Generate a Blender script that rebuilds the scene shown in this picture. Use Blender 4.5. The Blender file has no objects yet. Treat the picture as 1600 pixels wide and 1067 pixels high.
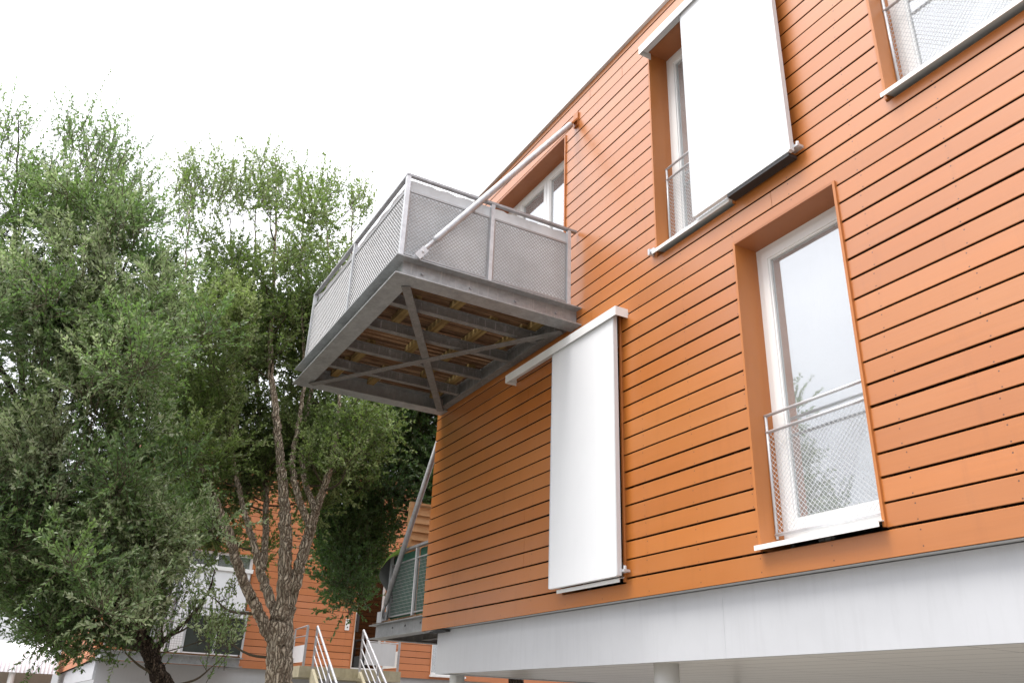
import bpy, math, random
import numpy as np
from mathutils import Vector, Matrix, noise as mnoise

# ------------------------------------------------------------------ camera, sky, sun, exposure
S = bpy.context.scene
COL = S.collection
CAM = np.array([9.741675, -4.202549, 1.6]); YAW, PIT, ROL, FPX = -1.0729175, 0.4251929, 0.0388632, 1293.086
_fw = np.array([math.sin(YAW)*math.cos(PIT), math.cos(YAW)*math.cos(PIT), math.sin(PIT)])
_r0 = np.array([math.cos(YAW), -math.sin(YAW), 0.0]); _u0 = np.cross(_r0, _fw)
_r = math.cos(ROL)*_r0 + math.sin(ROL)*_u0; _u = -math.sin(ROL)*_r0 + math.cos(ROL)*_u0
cd = bpy.data.cameras.new('camera'); cam = bpy.data.objects.new('camera', cd); COL.objects.link(cam)
M = Matrix.Identity(4)
for i in range(3):
    M[i][0], M[i][1], M[i][2], M[i][3] = _r[i], _u[i], -_fw[i], CAM[i]
cam.matrix_world = M
cd.sensor_width = 36.0; cd.lens = 36.0*FPX/1600.0; cd.clip_start = 0.1; cd.clip_end = 3000
S.camera = cam

SUN_EL, SUN_AZ = math.radians(63), math.radians(188)     # azimuth clockwise from +y: sun stands out over the yard, behind cloud
w = bpy.data.worlds.new("World"); S.world = w; w.use_nodes = True
nt = w.node_tree; nt.nodes.clear()
out = nt.nodes.new('ShaderNodeOutputWorld'); bg = nt.nodes.new('ShaderNodeBackground'); bg.inputs[1].default_value = 0.1
sky = nt.nodes.new('ShaderNodeTexSky'); sky.sky_type = 'NISHITA'; sky.sun_disc = False
sky.sun_elevation = SUN_EL; sky.sun_rotation = SUN_AZ; sky.air_density = 1.0; sky.dust_density = 2.0
tc = nt.nodes.new('ShaderNodeTexCoord'); sp = nt.nodes.new('ShaderNodeSeparateXYZ')
nt.links.new(tc.outputs['Generated'], sp.inputs[0])
mr = nt.nodes.new('ShaderNodeMapRange'); nt.links.new(sp.outputs[2], mr.inputs[0])
mr.inputs[1].default_value = 0.0; mr.inputs[2].default_value = 1.0; mr.inputs[3].default_value = 3.5; mr.inputs[4].default_value = 22.0
cl = nt.nodes.new('ShaderNodeTexNoise'); cl.inputs['Scale'].default_value = 3.0; cl.inputs['Detail'].default_value = 4
nt.links.new(tc.outputs['Generated'], cl.inputs['Vector'])
mr2 = nt.nodes.new('ShaderNodeMapRange'); nt.links.new(cl.outputs[0], mr2.inputs[0]); mr2.inputs[3].default_value = .88; mr2.inputs[4].default_value = 1.12
mm = nt.nodes.new('ShaderNodeMath'); mm.operation = 'MULTIPLY'; nt.links.new(mr.outputs[0], mm.inputs[0]); nt.links.new(mr2.outputs[0], mm.inputs[1])
cc = nt.nodes.new('ShaderNodeCombineColor')
b2 = nt.nodes.new('ShaderNodeMath'); b2.operation = 'MULTIPLY'; b2.inputs[1].default_value = 1.04; nt.links.new(mm.outputs[0], b2.inputs[0])
nt.links.new(mm.outputs[0], cc.inputs[0]); nt.links.new(mm.outputs[0], cc.inputs[1]); nt.links.new(b2.outputs[0], cc.inputs[2])
mx = nt.nodes.new('ShaderNodeMix'); mx.data_type = 'RGBA'; mx.inputs[0].default_value = 0.85
nt.links.new(sky.outputs[0], mx.inputs[6]); nt.links.new(cc.outputs[0], mx.inputs[7])
nt.links.new(mx.outputs[2], bg.inputs[0]); nt.links.new(bg.outputs[0], out.inputs[0])

sl = bpy.data.lights.new('sun', 'SUN'); sl.energy = 2.0; sl.angle = math.radians(28); sl.color = (1.0, 0.96, 0.9)
so = bpy.data.objects.new('sun', sl); COL.objects.link(so)
sd = Vector((math.sin(SUN_AZ)*math.cos(SUN_EL), math.cos(SUN_AZ)*math.cos(SUN_EL), math.sin(SUN_EL)))
so.rotation_euler = sd.to_track_quat('Z', 'Y').to_euler(); so.location = (0, -30, 40)
S.view_settings.view_transform = 'Standard'; S.view_settings.look = 'None'; S.view_settings.gamma = 1.0
S.view_settings.use_curve_mapping = False; S.view_settings.exposure = 0.84

rnd = random.Random(7); rng = np.random.default_rng(11)

def at(px, py, dist):
    """point seen at photo pixel (px, py), dist metres away horizontally"""
    d = _fw + _r*(px-800)/FPX - _u*(py-533.5)/FPX
    return CAM + d*dist/math.hypot(d[0], d[1])

# ------------------------------------------------------------------ materials
class NT:
    def __init__(s, name):
        s.m = bpy.data.materials.new(name); s.m.use_nodes = True; s.t = s.m.node_tree
        s.p = s.t.nodes['Principled BSDF']; s.o = s.t.nodes['Material Output']
    def n(s, typ, ins=None, **kw):
        x = s.t.nodes.new('ShaderNode'+typ)
        for k, v in kw.items(): setattr(x, k, v)
        for k, v in (ins or {}).items(): s.set(x.inputs[k], v)
        return x
    def set(s, sock, v):
        if hasattr(v, 'is_output'): s.t.links.new(v, sock)
        else: sock.default_value = v
    def math(s, op, a, b=0.0, c=0.0):
        x = s.n('Math', operation=op); s.set(x.inputs[0], a); s.set(x.inputs[1], b); s.set(x.inputs[2], c); return x.outputs[0]
    def mix(s, f, a, b, bt='MIX'):
        x = s.n('Mix', data_type='RGBA', blend_type=bt); s.set(x.inputs[0], f)
        s.set(x.inputs[6], a if hasattr(a, 'is_output') else (*a, 1)); s.set(x.inputs[7], b if hasattr(b, 'is_output') else (*b, 1)); return x.outputs[2]
    def obj(s): return s.n('TexCoord').outputs['Object']
    def mapping(s, scale, vec=None):
        return s.n('Mapping', {'Vector': vec or s.obj(), 'Scale': scale}).outputs[0]
    def noise(s, scale, detail=4, vec=None, rough=.55):
        return s.n('TexNoise', {'Vector': vec or s.obj(), 'Scale': scale, 'Detail': detail, 'Roughness': rough}).outputs[0]
    def ramp(s, f, stops):
        x = s.n('ValToRGB'); s.set(x.inputs[0], f); e = x.color_ramp.elements
        while len(e) < len(stops): e.new(.5)
        for q, (pos, c) in zip(e, stops):
            q.position = pos; q.color = (*c, 1) if not isinstance(c, (int, float)) else (c, c, c, 1)
        return x.outputs[0]
    def bump(s, h, strength=.3, dist=.01):
        x = s.n('Bump', {'Height': h, 'Strength': strength, 'Distance': dist}); s.set(s.p.inputs['Normal'], x.outputs[0])
    def base(s, c, rough=.5, spec=.5, metal=0.0):
        s.set(s.p.inputs['Base Color'], c if hasattr(c, 'is_output') else (*c, 1)); s.set(s.p.inputs['Roughness'], rough)
        s.p.inputs['Specular IOR Level'].default_value = spec; s.p.inputs['Metallic'].default_value = metal
        return s

def board_mat(name, col, axis, rough=.42, pitch=.148, z0=2.662, coat=.75):
    m = NT(name); o = m.obj(); xyz = m.n('SeparateXYZ', {0: o}); u = xyz.outputs[axis]; z = xyz.outputs[2]
    row = m.math('FLOOR', m.math('DIVIDE', m.math('SUBTRACT', z, z0), pitch))
    rr = m.n('TexWhiteNoise', {'W': row}, noise_dimensions='1D').outputs[0]
    v = m.n('CombineXYZ', {0: m.math('MULTIPLY', u, 1.3), 1: m.math('MULTIPLY', row, 7.31), 2: m.math('MULTIPLY', z, 26.0)}).outputs[0]
    grain = m.noise(1.0, 6, v, .62)
    big = m.noise(1.1, 3, m.n('CombineXYZ', {0: u, 1: m.math('MULTIPLY', row, .33), 2: z}).outputs[0])
    a = tuple(c*.86 for c in col); b = tuple(min(1, c*1.12) for c in col)
    c = m.mix(grain, a, b)
    c = m.mix(m.math('MULTIPLY', rr, .5), c, tuple(x*.74 for x in col))
    rr2 = m.n('TexWhiteNoise', {'W': m.math('ADD', row, 77.7)}, noise_dimensions='1D').outputs[0]
    c = m.mix(m.math('MULTIPLY', rr2, .22), c, (col[0]*1.08, col[1]*1.4, col[2]*2.5+.012))
    run = m.noise(1.0, 4, m.n('CombineXYZ', {0: m.math('MULTIPLY', u, 9.0), 1: 0.0, 2: m.math('MULTIPLY', z, .7)}).outputs[0], .6)
    c = m.mix(m.ramp(run, [(.56, 0.0), (.8, .35)]), c, tuple(x*.62 for x in col))
    c = m.mix(m.ramp(big, [(.45, 0.0), (.75, .35)]), c, (col[0]*1.05, col[1]*1.35, col[2]*2.4+.02))
    # scuffs
    sc = m.noise(9.0, 5, m.n('CombineXYZ', {0: m.math('MULTIPLY', u, .7), 1: row, 2: m.math('MULTIPLY', z, 3.0)}).outputs[0], .7)
    c = m.mix(m.ramp(sc, [(.66, 0.0), (.74, .5)]), c, (col[0]*.62, col[1]*.5, col[2]*.5))
    # nail heads: two per batten and board
    ub = m.math('DIVIDE', u, .605); bat = m.math('FLOOR', m.math('ADD', ub, .5))
    j = m.n('TexWhiteNoise', {'Vector': m.n('CombineXYZ', {0: bat, 1: row, 2: 3.3}).outputs[0]}, noise_dimensions='3D').outputs[0]
    du = m.math('MULTIPLY', m.math('ADD', m.math('SUBTRACT', ub, bat), m.math('MULTIPLY', m.math('SUBTRACT', j, .5), .06)), .605)
    fz = m.math('MULTIPLY', m.math('FRACT', m.math('DIVIDE', m.math('SUBTRACT', z, z0), pitch)), pitch)
    dz = m.math('SUBTRACT', m.math('ABSOLUTE', m.math('SUBTRACT', fz, .072)), .045)
    dd = m.math('SQRT', m.math('ADD', m.math('MULTIPLY', du, du), m.math('MULTIPLY', dz, dz)))
    nail = m.math('LESS_THAN', dd, .0048)
    c = m.mix(m.math('MULTIPLY', nail, .85), c, (.03, .012, .008))
    m.set(m.p.inputs['Coat Weight'], m.math('MULTIPLY', m.math('SUBTRACT', 1.0, nail), coat))
    m.base(c, rough, .85); m.p.inputs['Coat Roughness'].default_value = .27
    m.set(m.p.inputs['Roughness'], m.math('ADD', rough-.08, m.math('MULTIPLY', grain, .18)))
    m.bump(m.math('SUBTRACT', grain, m.math('MULTIPLY', nail, 1.5)), .25, .004)
    return m.m

ORANGE = (.455, .132, .0085)
M_board = board_mat('orange_boards', ORANGE, 0, .50)
M_board_end = board_mat('orange_boards_end', ORANGE, 1)
M_far_y = board_mat('far_boards', (.50, .160, .042), 1, .6, .148, 2.37, 0.0)
M_far_x = board_mat('far_boards_end', (.50, .160, .042), 0, .6, .148, 2.37, 0.0)
M_dark = NT('black_felt').base((.012, .010, .010), .9, .1).m
M_edge = NT('gap_shade_edge').base((.035, .016, .008), .9, .1).m  # gap shade put into the colour: board edges near black so joints read dark
M_batten = NT('batten_wood').base((.14, .05, .015), .8, .2).m

def painted(name, col, rough=.4, dirt=.12, spec=.5, scale=3):
    m = NT(name); n = m.noise(scale, 6, None, .65)
    v = m.noise(4.0, 4, m.mapping((6, 6, .5)))
    c = m.mix(m.math('MULTIPLY', m.ramp(n, [(.4, 0.0), (.8, 1.0)]), dirt), col, tuple(x*.55 for x in col))
    c = m.mix(m.math('MULTIPLY', m.ramp(v, [(.5, 0.0), (.8, 1.0)]), dirt*.8), c, tuple(x*.6 for x in col))
    m.base(c, rough, spec); m.bump(m.noise(60, 3), .04, .002)
    return m.m
M_white = painted('white_shutter', (.80, .81, .83), .38, .06)
M_frame = painted('white_frame', (.82, .82, .81), .35, .08)
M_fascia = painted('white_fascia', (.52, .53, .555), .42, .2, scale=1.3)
M_flash = painted('grey_flashing', (.62, .64, .66), .4, .15)
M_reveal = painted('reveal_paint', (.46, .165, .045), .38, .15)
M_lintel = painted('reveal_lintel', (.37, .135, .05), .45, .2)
M_letter = NT('letter_red').base((.10, .012, .03), .5).m
M_concrete = painted('stained_concrete', (.42, .38, .27), .85, .8, .2, 5)
M_grey_wall = painted('grey_render', (.55, .56, .6), .7, .2, .3, 2)
M_black = NT('black_rubber').base((.02, .02, .022), .55).m
M_canopy = painted('canopy_sheet', (.75, .77, .82), .45, .1)
M_beige = painted('beige_render', (.55, .49, .42), .8, .2, .3)

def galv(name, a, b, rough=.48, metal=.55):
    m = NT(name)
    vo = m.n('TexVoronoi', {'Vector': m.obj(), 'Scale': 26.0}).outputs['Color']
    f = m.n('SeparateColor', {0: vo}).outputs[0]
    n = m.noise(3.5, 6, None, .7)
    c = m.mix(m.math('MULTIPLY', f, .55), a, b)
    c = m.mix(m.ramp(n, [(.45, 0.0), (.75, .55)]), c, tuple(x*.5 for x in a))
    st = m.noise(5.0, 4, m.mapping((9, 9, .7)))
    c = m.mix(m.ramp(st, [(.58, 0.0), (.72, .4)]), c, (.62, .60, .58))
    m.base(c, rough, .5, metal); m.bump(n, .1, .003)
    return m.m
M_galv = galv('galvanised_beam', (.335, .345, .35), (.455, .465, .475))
M_post = galv('galvanised_post', (.55, .56, .58), (.68, .69, .72), .42, .35)
M_railing = galv('galvanised_railing', (.40, .41, .43), (.52, .53, .55), .45, .35)
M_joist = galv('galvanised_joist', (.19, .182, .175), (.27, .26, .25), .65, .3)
M_handrail = galv('weathered_handrail', (.32, .32, .33), (.44, .44, .46), .5, .4)
M_wire = NT('zinc_wire').base((.36, .36, .365), .45, .5, .4).m
M_wire_light = NT('zinc_wire_bright').base((.52, .54, .56), .4, .5, .3).m

def wood(name, cols, ax, rough=.8, scale=9):
    m = NT(name); sc = [scale*2.2]*3; sc[ax] = .9
    n = m.noise(1.0, 6, m.mapping(tuple(sc)), .65); k = m.noise(2.3, 3)
    c = m.ramp(n, [(.3, cols[0]), (.5, cols[1]), (.72, cols[2])])
    c = m.mix(m.ramp(k, [(.4, 0.0), (.7, .7)]), c, cols[0])
    m.base(c, rough, .25); m.bump(n, .3, .004); return m.m
M_deck = wood('weathered_deck', [(.06, .028, .014), (.20, .11, .055), (.42, .28, .16)], 1)
M_sleeper = wood('treated_sleeper', [(.10, .06, .022), (.28, .19, .07), (.45, .33, .15)], 0)
M_timber = wood('raw_timber', [(.46, .27, .13), (.6, .38, .2), (.7, .47, .27)], 1, .7, 5)

def cloth(name, col, trans=.4, rough=.8):
    m = NT(name); n = m.noise(2.2, 5, None, .6)
    c = m.mix(m.ramp(n, [(.35, 0.0), (.75, .8)]), col, tuple(x*.62 for x in col))
    m.base(c, rough, .25)
    t = m.n('BsdfTranslucent', {'Color': c}); x = m.n('MixShader', {0: trans, 1: m.p.outputs[0], 2: t.outputs[0]})
    m.t.links.new(x.outputs[0], m.o.inputs[0]); return m.m
M_sheet = cloth('privacy_sheet', (.72, .745, .77), .45)
M_green = cloth('green_screen', (.045, .13, .09), .3)
M_flapgrey = cloth('cloth_grey', (.11, .115, .11), .1)
M_flapgreen = cloth('cloth_green', (.21, .33, .06), .3)
M_curtain = cloth('sheer_curtain', (.86, .87, .88), .3)
M_screen = cloth('dark_screen', (.05, .058, .05), .1)

def glass(name, refl=.3, tint=(.86, .9, .92), dust=0.0):
    m = NT(name); g = m.n('BsdfGlossy', {'Color': (.97, .985, 1, 1), 'Roughness': .015}); t = m.n('BsdfTransparent', {'Color': (*tint, 1)})
    lw = m.n('LayerWeight', {0: .35}); f = m.math('ADD', refl, m.math('MULTIPLY', lw.outputs['Fresnel'], .75))
    nb = m.noise(1.4, 2); b = m.n('Bump', {'Height': nb, 'Strength': .02, 'Distance': .02}); m.set(g.inputs['Normal'], b.outputs[0])
    x = m.n('MixShader', {0: m.math('MINIMUM', f, .95), 1: t.outputs[0], 2: g.outputs[0]})
    dst = m.n('BsdfDiffuse', {'Color': (.8, .82, .83, 1)}); dm = m.math('ADD', .05, m.math('MULTIPLY', m.noise(3.0, 5), dust*2))
    y = m.n('MixShader', {0: dm if dust else 0.0, 1: x.outputs[0], 2: dst.outputs[0]}); m.t.links.new(y.outputs[0], m.o.inputs[0]); return m.m
M_glass = glass('window_glass', .36, (.93, .95, .95), .11)
M_glass_dark = glass('door_glass', .04, (.10, .12, .12))

def checked():
    m = NT('checked_curtain')
    ch = m.n('TexChecker', {'Vector': m.obj(), 'Scale': 22.0}).outputs[1]
    br = m.n('TexBrick', {'Vector': m.n('Mapping', {'Vector': m.obj(), 'Rotation': (math.pi/2, 0, 0)}).outputs[0], 'Scale': 9.0, 'Color1': (.55, .55, .53, 1), 'Color2': (.72, .72, .72, 1), 'Mortar': (.2, .2, .2, 1)}).outputs[0]
    m.base(m.mix(m.math('MULTIPLY', ch, .35), br, (.25, .25, .25)), .8, .2); return m.m
M_check = checked()
M_room = NT('room_plaster').base((.42, .41, .40), .9, .1).m
M_brown = NT('brown_curtain').base((.16, .13, .13), .9, .1).m

def soffit():
    m = NT('soffit_panels'); xyz = m.n('SeparateXYZ', {0: m.obj()})
    def line(c, p, wd): return m.math('LESS_THAN', m.math('ABSOLUTE', m.math('SUBTRACT', m.math('FRACT', m.math('DIVIDE', c, p)), .5)), wd/p/2)
    l = m.math('MAXIMUM', line(xyz.outputs[0], 1.2, .012), line(xyz.outputs[1], .30, .014))
    n = m.noise(.8, 4)
    c = m.mix(n, (.72, .685, .64), (.82, .79, .745)); c = m.mix(m.math('MULTIPLY', l, .8), c, (.22, .2, .18))
    m.base(c, .35, .5); m.bump(m.math('SUBTRACT', m.math('MULTIPLY', n, .2), l), .3, .003); return m.m
M_soffit = soffit()

def ground():
    m = NT('ground_paving'); n = m.noise(.6, 8, None, .65); n2 = m.noise(14, 4)
    c = m.ramp(n, [(.3, (.16, .15, .13)), (.6, (.24, .225, .20)), (.8, (.31, .29, .26))])
    c = m.mix(m.math('MULTIPLY', n2, .4), c, (.16, .155, .14)); m.base(c, .9, .2); m.bump(n2, .3, .01); return m.m

def bark(name, light, mid, dark, scale=1.0):
    m = NT(name); o = m.obj()
    wv = m.n('TexNoise', {'Vector': o, 'Scale': 5.0*scale, 'Detail': 4}).outputs['Color']
    ad = m.n('VectorMath', {0: o, 1: m.n('VectorMath', {0: wv, 'Scale': .16}, operation='SCALE').outputs[0]}, operation='ADD').outputs[0]
    mp = m.n('Mapping', {'Vector': ad, 'Scale': (24*scale, 24*scale, 3.6*scale)}).outputs[0]
    ed = m.n('TexVoronoi', {'Vector': mp, 'Scale': 1.0}, feature='DISTANCE_TO_EDGE').outputs[0]
    n = m.noise(30*scale, 5, None, .7); big = m.noise(4, 3)
    h = m.math('ADD', m.math('MINIMUM', m.math('MULTIPLY', ed, 3.2), 1.0), m.math('MULTIPLY', n, .45))
    c = m.ramp(h, [(.20, dark), (.50, mid), (.95, light)])
    c = m.mix(m.ramp(big, [(.35, 0.0), (.7, .3)]), c, mid)
    m.base(c, .9, .15); m.bump(h, 1.0, .05); return m.m
M_cork = bark('cork_bark', (.76, .65, .51), (.44, .35, .26), (.10, .075, .055))
M_darkbark = bark('dark_bark', (.15, .115, .085), (.07, .05, .037), (.012, .009, .007), 1.3)
M_twig = NT('twig').base((.075, .06, .04), .85, .2).m

def leaf_mat(name, dark, mid, pale, trans=.45):
    m = NT(name); a = m.n('Attribute', attribute_name='tint').outputs['Fac']
    c = m.ramp(a, [(.0, dark), (.5, mid), (1.0, pale)])
    n = m.noise(.9, 3); c = m.mix(m.ramp(n, [(.4, 0.0), (.7, .4)]), c, (mid[0]*1.25, mid[1]*1.12, mid[2]*.6))
    m.base(c, .42, .45)
    t = m.n('BsdfTranslucent', {'Color': m.mix(.5, c, (mid[0]*1.3, mid[1]*1.7, mid[2]*.5))})
    x = m.n('MixShader', {0: trans, 1: m.p.outputs[0], 2: t.outputs[0]}); m.t.links.new(x.outputs[0], m.o.inputs[0]); return m.m
M_leaf_grey = leaf_mat('grey_green_leaves', (.036, .062, .034), (.16, .24, .105), (.60, .62, .44))
M_leaf_oak = leaf_mat('green_leaves', (.050, .088, .026), (.18, .24, .095), (.48, .52, .29))
M_leaf_dark = leaf_mat('dark_leaves', (.028, .060, .026), (.085, .145, .058), (.20, .28, .12))

# ------------------------------------------------------------------ mesh helpers
OFF = {}
def link(o, parent=None):
    COL.objects.link(o)
    if parent is not None: o.parent = parent
def tag(o, label=None, cat=None, group=None, kind=None):
    for k, v in (('label', label), ('category', cat), ('group', group), ('kind', kind)):
        if v: o[k] = v
    return o
def empty(name, loc, label, cat, group=None):
    o = bpy.data.objects.new(name, None); o.empty_display_size = .3; o.location = loc; link(o); OFF[o.name] = np.array(loc, float)
    return tag(o, label, cat, group)

class MB:
    def __init__(s): s.v = []; s.f = []; s.mi = []; s.m = 0
    def add(s, vs, fs):
        b = len(s.v); s.v += [tuple(map(float, p)) for p in vs]
        s.f += [tuple(i+b for i in f) for f in fs]; s.mi += [s.m]*len(fs); return s
    def box(s, x0, x1, y0, y1, z0, z1):
        return s.add([(x0,y0,z0),(x1,y0,z0),(x1,y1,z0),(x0,y1,z0),(x0,y0,z1),(x1,y0,z1),(x1,y1,z1),(x0,y1,z1)],
                     [(0,3,2,1),(4,5,6,7),(0,1,5,4),(1,2,6,5),(2,3,7,6),(3,0,4,7)])
    def bar(s, p, q, w, h, up=(0, 0, 1)):
        p = np.array(p, float); q = np.array(q, float); d = (q-p)/np.linalg.norm(q-p)
        a = np.cross(d, up); a /= np.linalg.norm(a); b = np.cross(a, d); a = a*w/2; b = b*h/2
        vs = [p-a-b, p+a-b, p+a+b, p-a+b, q-a-b, q+a-b, q+a+b, q-a+b]
        return s.add(vs, [(3,2,1,0),(4,5,6,7),(0,1,5,4),(1,2,6,5),(2,3,7,6),(3,0,4,7)])
    def tube(s, pts, rad, n=12, cap=True, wob=0.0, ridge=0.0):
        pts = [np.array(p, float) for p in pts]; k = len(pts)
        rad = [rad]*k if isinstance(rad, (int, float)) else rad
        vs = []; ref = None
        for i in range(k):
            d = pts[min(i+1, k-1)] - pts[max(i-1, 0)]; d = d/np.linalg.norm(d)
            if ref is None:
                ref = np.array([1., 0, 0]) if abs(d[0]) < .9 else np.array([0, 1., 0])
            a = ref - d*np.dot(ref, d); a /= np.linalg.norm(a); ref = a; b = np.cross(d, a)
            for j in range(n):
                t = 2*math.pi*j/n; r = rad[i]
                if wob: r *= 1+wob*(math.sin(3*t+i*.07)*.5+math.sin(5*t-i*.13)*.4)
                if ridge:
                    z = pts[i][2]; q = (3.2*math.cos(t), 3.2*math.sin(t), z*2.2)
                    h = 1-abs(mnoise.noise(q))*2.6 - .5*abs(mnoise.noise((q[0]*2.3, q[1]*2.3, z*5.0)))*2
                    r += (h-.2)*ridge*(.35*rad[i]+.012)
                vs.append(pts[i] + r*(a*math.cos(t)+b*math.sin(t)))
        fs = [(i*n+j, i*n+(j+1) % n, (i+1)*n+(j+1) % n, (i+1)*n+j) for i in range(k-1) for j in range(n)]
        if cap: fs += [tuple(range(n))[::-1], tuple(range((k-1)*n, k*n))]
        return s.add(vs, fs)
    def sweep(s, prof, path):
        """closed profile [(out, z)] along a plan polyline [(x, y)], mitred; out is to the right of travel"""
        P = [np.array(p, float) for p in path]; k = len(P); n = len(prof); vs = []
        for i in range(k):
            ds = []
            if i > 0: ds.append((P[i]-P[i-1])/np.linalg.norm(P[i]-P[i-1]))
            if i < k-1: ds.append((P[i+1]-P[i])/np.linalg.norm(P[i+1]-P[i]))
            ns = [np.array([d[1], -d[0]]) for d in ds]; m = sum(ns); m = m/np.linalg.norm(m); m = m/np.dot(m, ns[0])
            for o, z in prof: q = P[i]+m*o; vs.append((q[0], q[1], z))
        fs = [(i*n+j, i*n+(j+1) % n, (i+1)*n+(j+1) % n, (i+1)*n+j) for i in range(k-1) for j in range(n)]
        fs += [tuple(range(n))[::-1], tuple(range((k-1)*n, k*n))]
        return s.add(vs, fs)
    def build(s, name, mats, parent=None, smooth=False, label=None, off=None):
        me = bpy.data.meshes.new(name); o = bpy.data.objects.new(name, me)
        root = parent
        while root is not None and root.parent is not None: root = root.parent
        of = OFF[root.name] if root is not None else (np.array(off, float) if off is not None else np.zeros(3))
        me.from_pydata([tuple(np.array(p)-of) for p in s.v], [], s.f)
        for m in (mats if isinstance(mats, list) else [mats]): me.materials.append(m)
        me.polygons.foreach_set('material_index', s.mi)
        if smooth: me.polygons.foreach_set('use_smooth', [True]*len(s.f))
        import bmesh
        bm = bmesh.new(); bm.from_mesh(me); bmesh.ops.recalc_face_normals(bm, faces=bm.faces); bm.to_mesh(me); bm.free()
        me.update(); link(o, parent)
        if root is None:
            o.location = tuple(of); OFF[o.name] = of
        if label: o['label'] = label
        return o

def ibeam(h0, h1, w, t=.012, web=.009):
    a = w/2; b = web/2
    return [(-a, h0), (a, h0), (a, h0+t), (b, h0+t), (b, h1-t), (a, h1-t), (a, h1), (-a, h1), (-a, h1-t), (-b, h1-t), (-b, h0+t), (-a, h0+t)]

def boards(mb, to, u0, u1, z0, z1, pitch, first, opens, gap=.009, th=.022, R=None, joints=True):
    """horizontal boards on a wall; to(u, d, z) maps wall coordinates (d = depth inwards) to world"""
    R = R or random.Random(3); zs = [z0]; z = first
    while z < z1-.03: zs.append(z); z += pitch
    zs.append(z1)
    for i in range(len(zs)-1):
        g = gap*R.uniform(.55, 1.5) if callable(gap) is False else gap(zs[i])*R.uniform(.7, 1.35)
        a, b = zs[i]+(g/2 if i else 0), zs[i+1]-(g/2 if i < len(zs)-2 else 0); zm = (a+b)/2
        hit = [o for o in opens if o[2] < b-.004 and o[3] > a+.004]
        xs = [(u0, u1)]
        for (p, q, _, _) in hit:
            xs = [v for (m0, m1) in xs for v in ((m0, min(m1, p)), (max(m0, q), m1)) if v[1]-v[0] > .01]
        pieces = [(m0, m1, a, b) for m0, m1 in xs]
        for (p, q, lo, hi) in hit:          # the notched strip left over or under an opening
            if lo > a+.004: pieces.append((p, q, a, lo))
            if hi < b-.004: pieces.append((p, q, hi, b))
        db, tb = R.uniform(0, .0035), R.uniform(-.0012, .0012)
        for (m0, m1, c0, c1) in pieces:
            if True:
                segs = [m0]
                if joints:
                    c = m0 + R.uniform(1.6, 4.4)
                    while c < m1-.5: segs.append(round(c/.605)*.605+R.uniform(-.01, .01)); c += R.uniform(2.4, 4.8)
                segs = [q for q in segs if q < m1-.2] + [m1]
                for k in range(len(segs)-1):
                    e0 = segs[k]+(.0018 if k else 0); e1 = segs[k+1]-(.0018 if k < len(segs)-2 else 0)
                    if e1-e0 < .02: continue
                    d, tilt, ch = db+(R.uniform(0, .001) if k else 0), tb, .003
                    vs = []
                    for u in (e0, e1):
                        vs += [to(u, d+tilt+ch, c0), to(u, d+tilt, c0+ch), to(u, d-tilt, c1-ch), to(u, d-tilt+ch, c1), to(u, th, c1), to(u, th, c0)]
                    fs = [(j, (j+1) % 6, 6+(j+1) % 6, 6+j) for j in range(6)] + [(5, 4, 3, 2, 1, 0), (6, 7, 8, 9, 10, 11)]
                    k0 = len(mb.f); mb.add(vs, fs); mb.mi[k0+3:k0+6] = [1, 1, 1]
    return mb

def wire_mesh(mb, to, u0, u1, z0, z1, pitch=.04, t=.0035, square=False, jitter=0.0):
    """woven wire panel: two families of straight wires clipped to the panel"""
    W, Hh = u1-u0, z1-z0
    def seg(a, b, c, d, dep):
        p, q = np.array(to(a, dep, b)), np.array(to(c, dep, d)); mb.bar(p, q, t, t, up=(.31, .77, .55))
    if square:
        n = int(W/pitch)
        for i in range(1, n): seg(u0+i*W/n, z0, u0+i*W/n, z1, 0)
        n = int(Hh/pitch)
        for i in range(1, n): seg(u0, z0+i*Hh/n, u1, z0+i*Hh/n, t)
        return mb
    sl = 1.0; step = pitch
    for sg in (1, -1):
        c = -Hh/sl; 
        while c < W:
            pts = []
            # u = c + s/sl, z = s
            s0 = max(0, -c*sl); s1 = min(Hh, (W-c)*sl)
            if s1-s0 > .01:
                a, b = c+s0/sl, c+s1/sl
                if sg < 0: a, b = W-a, W-b
                seg(u0+a, z0+s0, u0+b, z0+s1, t*.5*sg)
            c += step
    return mb

# ------------------------------------------------------------------ setting: ground
g = MB(); g.add([(-400, -400, -.45), (400, -400, -.45), (400, 400, -.45), (-400, 400, -.45)], [(0, 1, 2, 3)])
tag(g.build('ground', ground()), kind='structure')

# ------------------------------------------------------------------ main building
ZB, ZR, XR, YD = 2.50, 8.22, 13.0, 9.0
main = empty('apartment_building', (5, 3, -.45), 'orange timber clad apartment block on white base with white sliding shutters, filling the right side', 'building')
OPEN = {'w': (.95, 3.125, 5.45, 7.78), 'c': (3.17, 4.10, 2.664, 5.05), 'b': (5.643, 6.602, 2.703, 5.05), 'd': (4.70, 5.66, 5.453, 7.78), 'e': (7.12, 9.1, 5.453, 7.78)}
LT = .02      # lining thickness
holes = [(a-LT, b+LT, c-.04, d+LT) for (a, b, c, d) in OPEN.values()]
front = lambda u, d, z: (u, d, z)
def gapf(z): return .0135 if z < 5.6 else .011
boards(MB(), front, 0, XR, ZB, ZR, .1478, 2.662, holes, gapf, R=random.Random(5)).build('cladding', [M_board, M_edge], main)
endw = lambda u, d, z: (d, u, z)
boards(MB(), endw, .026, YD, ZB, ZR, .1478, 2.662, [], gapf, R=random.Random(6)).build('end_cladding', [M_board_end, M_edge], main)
bk = MB()
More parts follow.
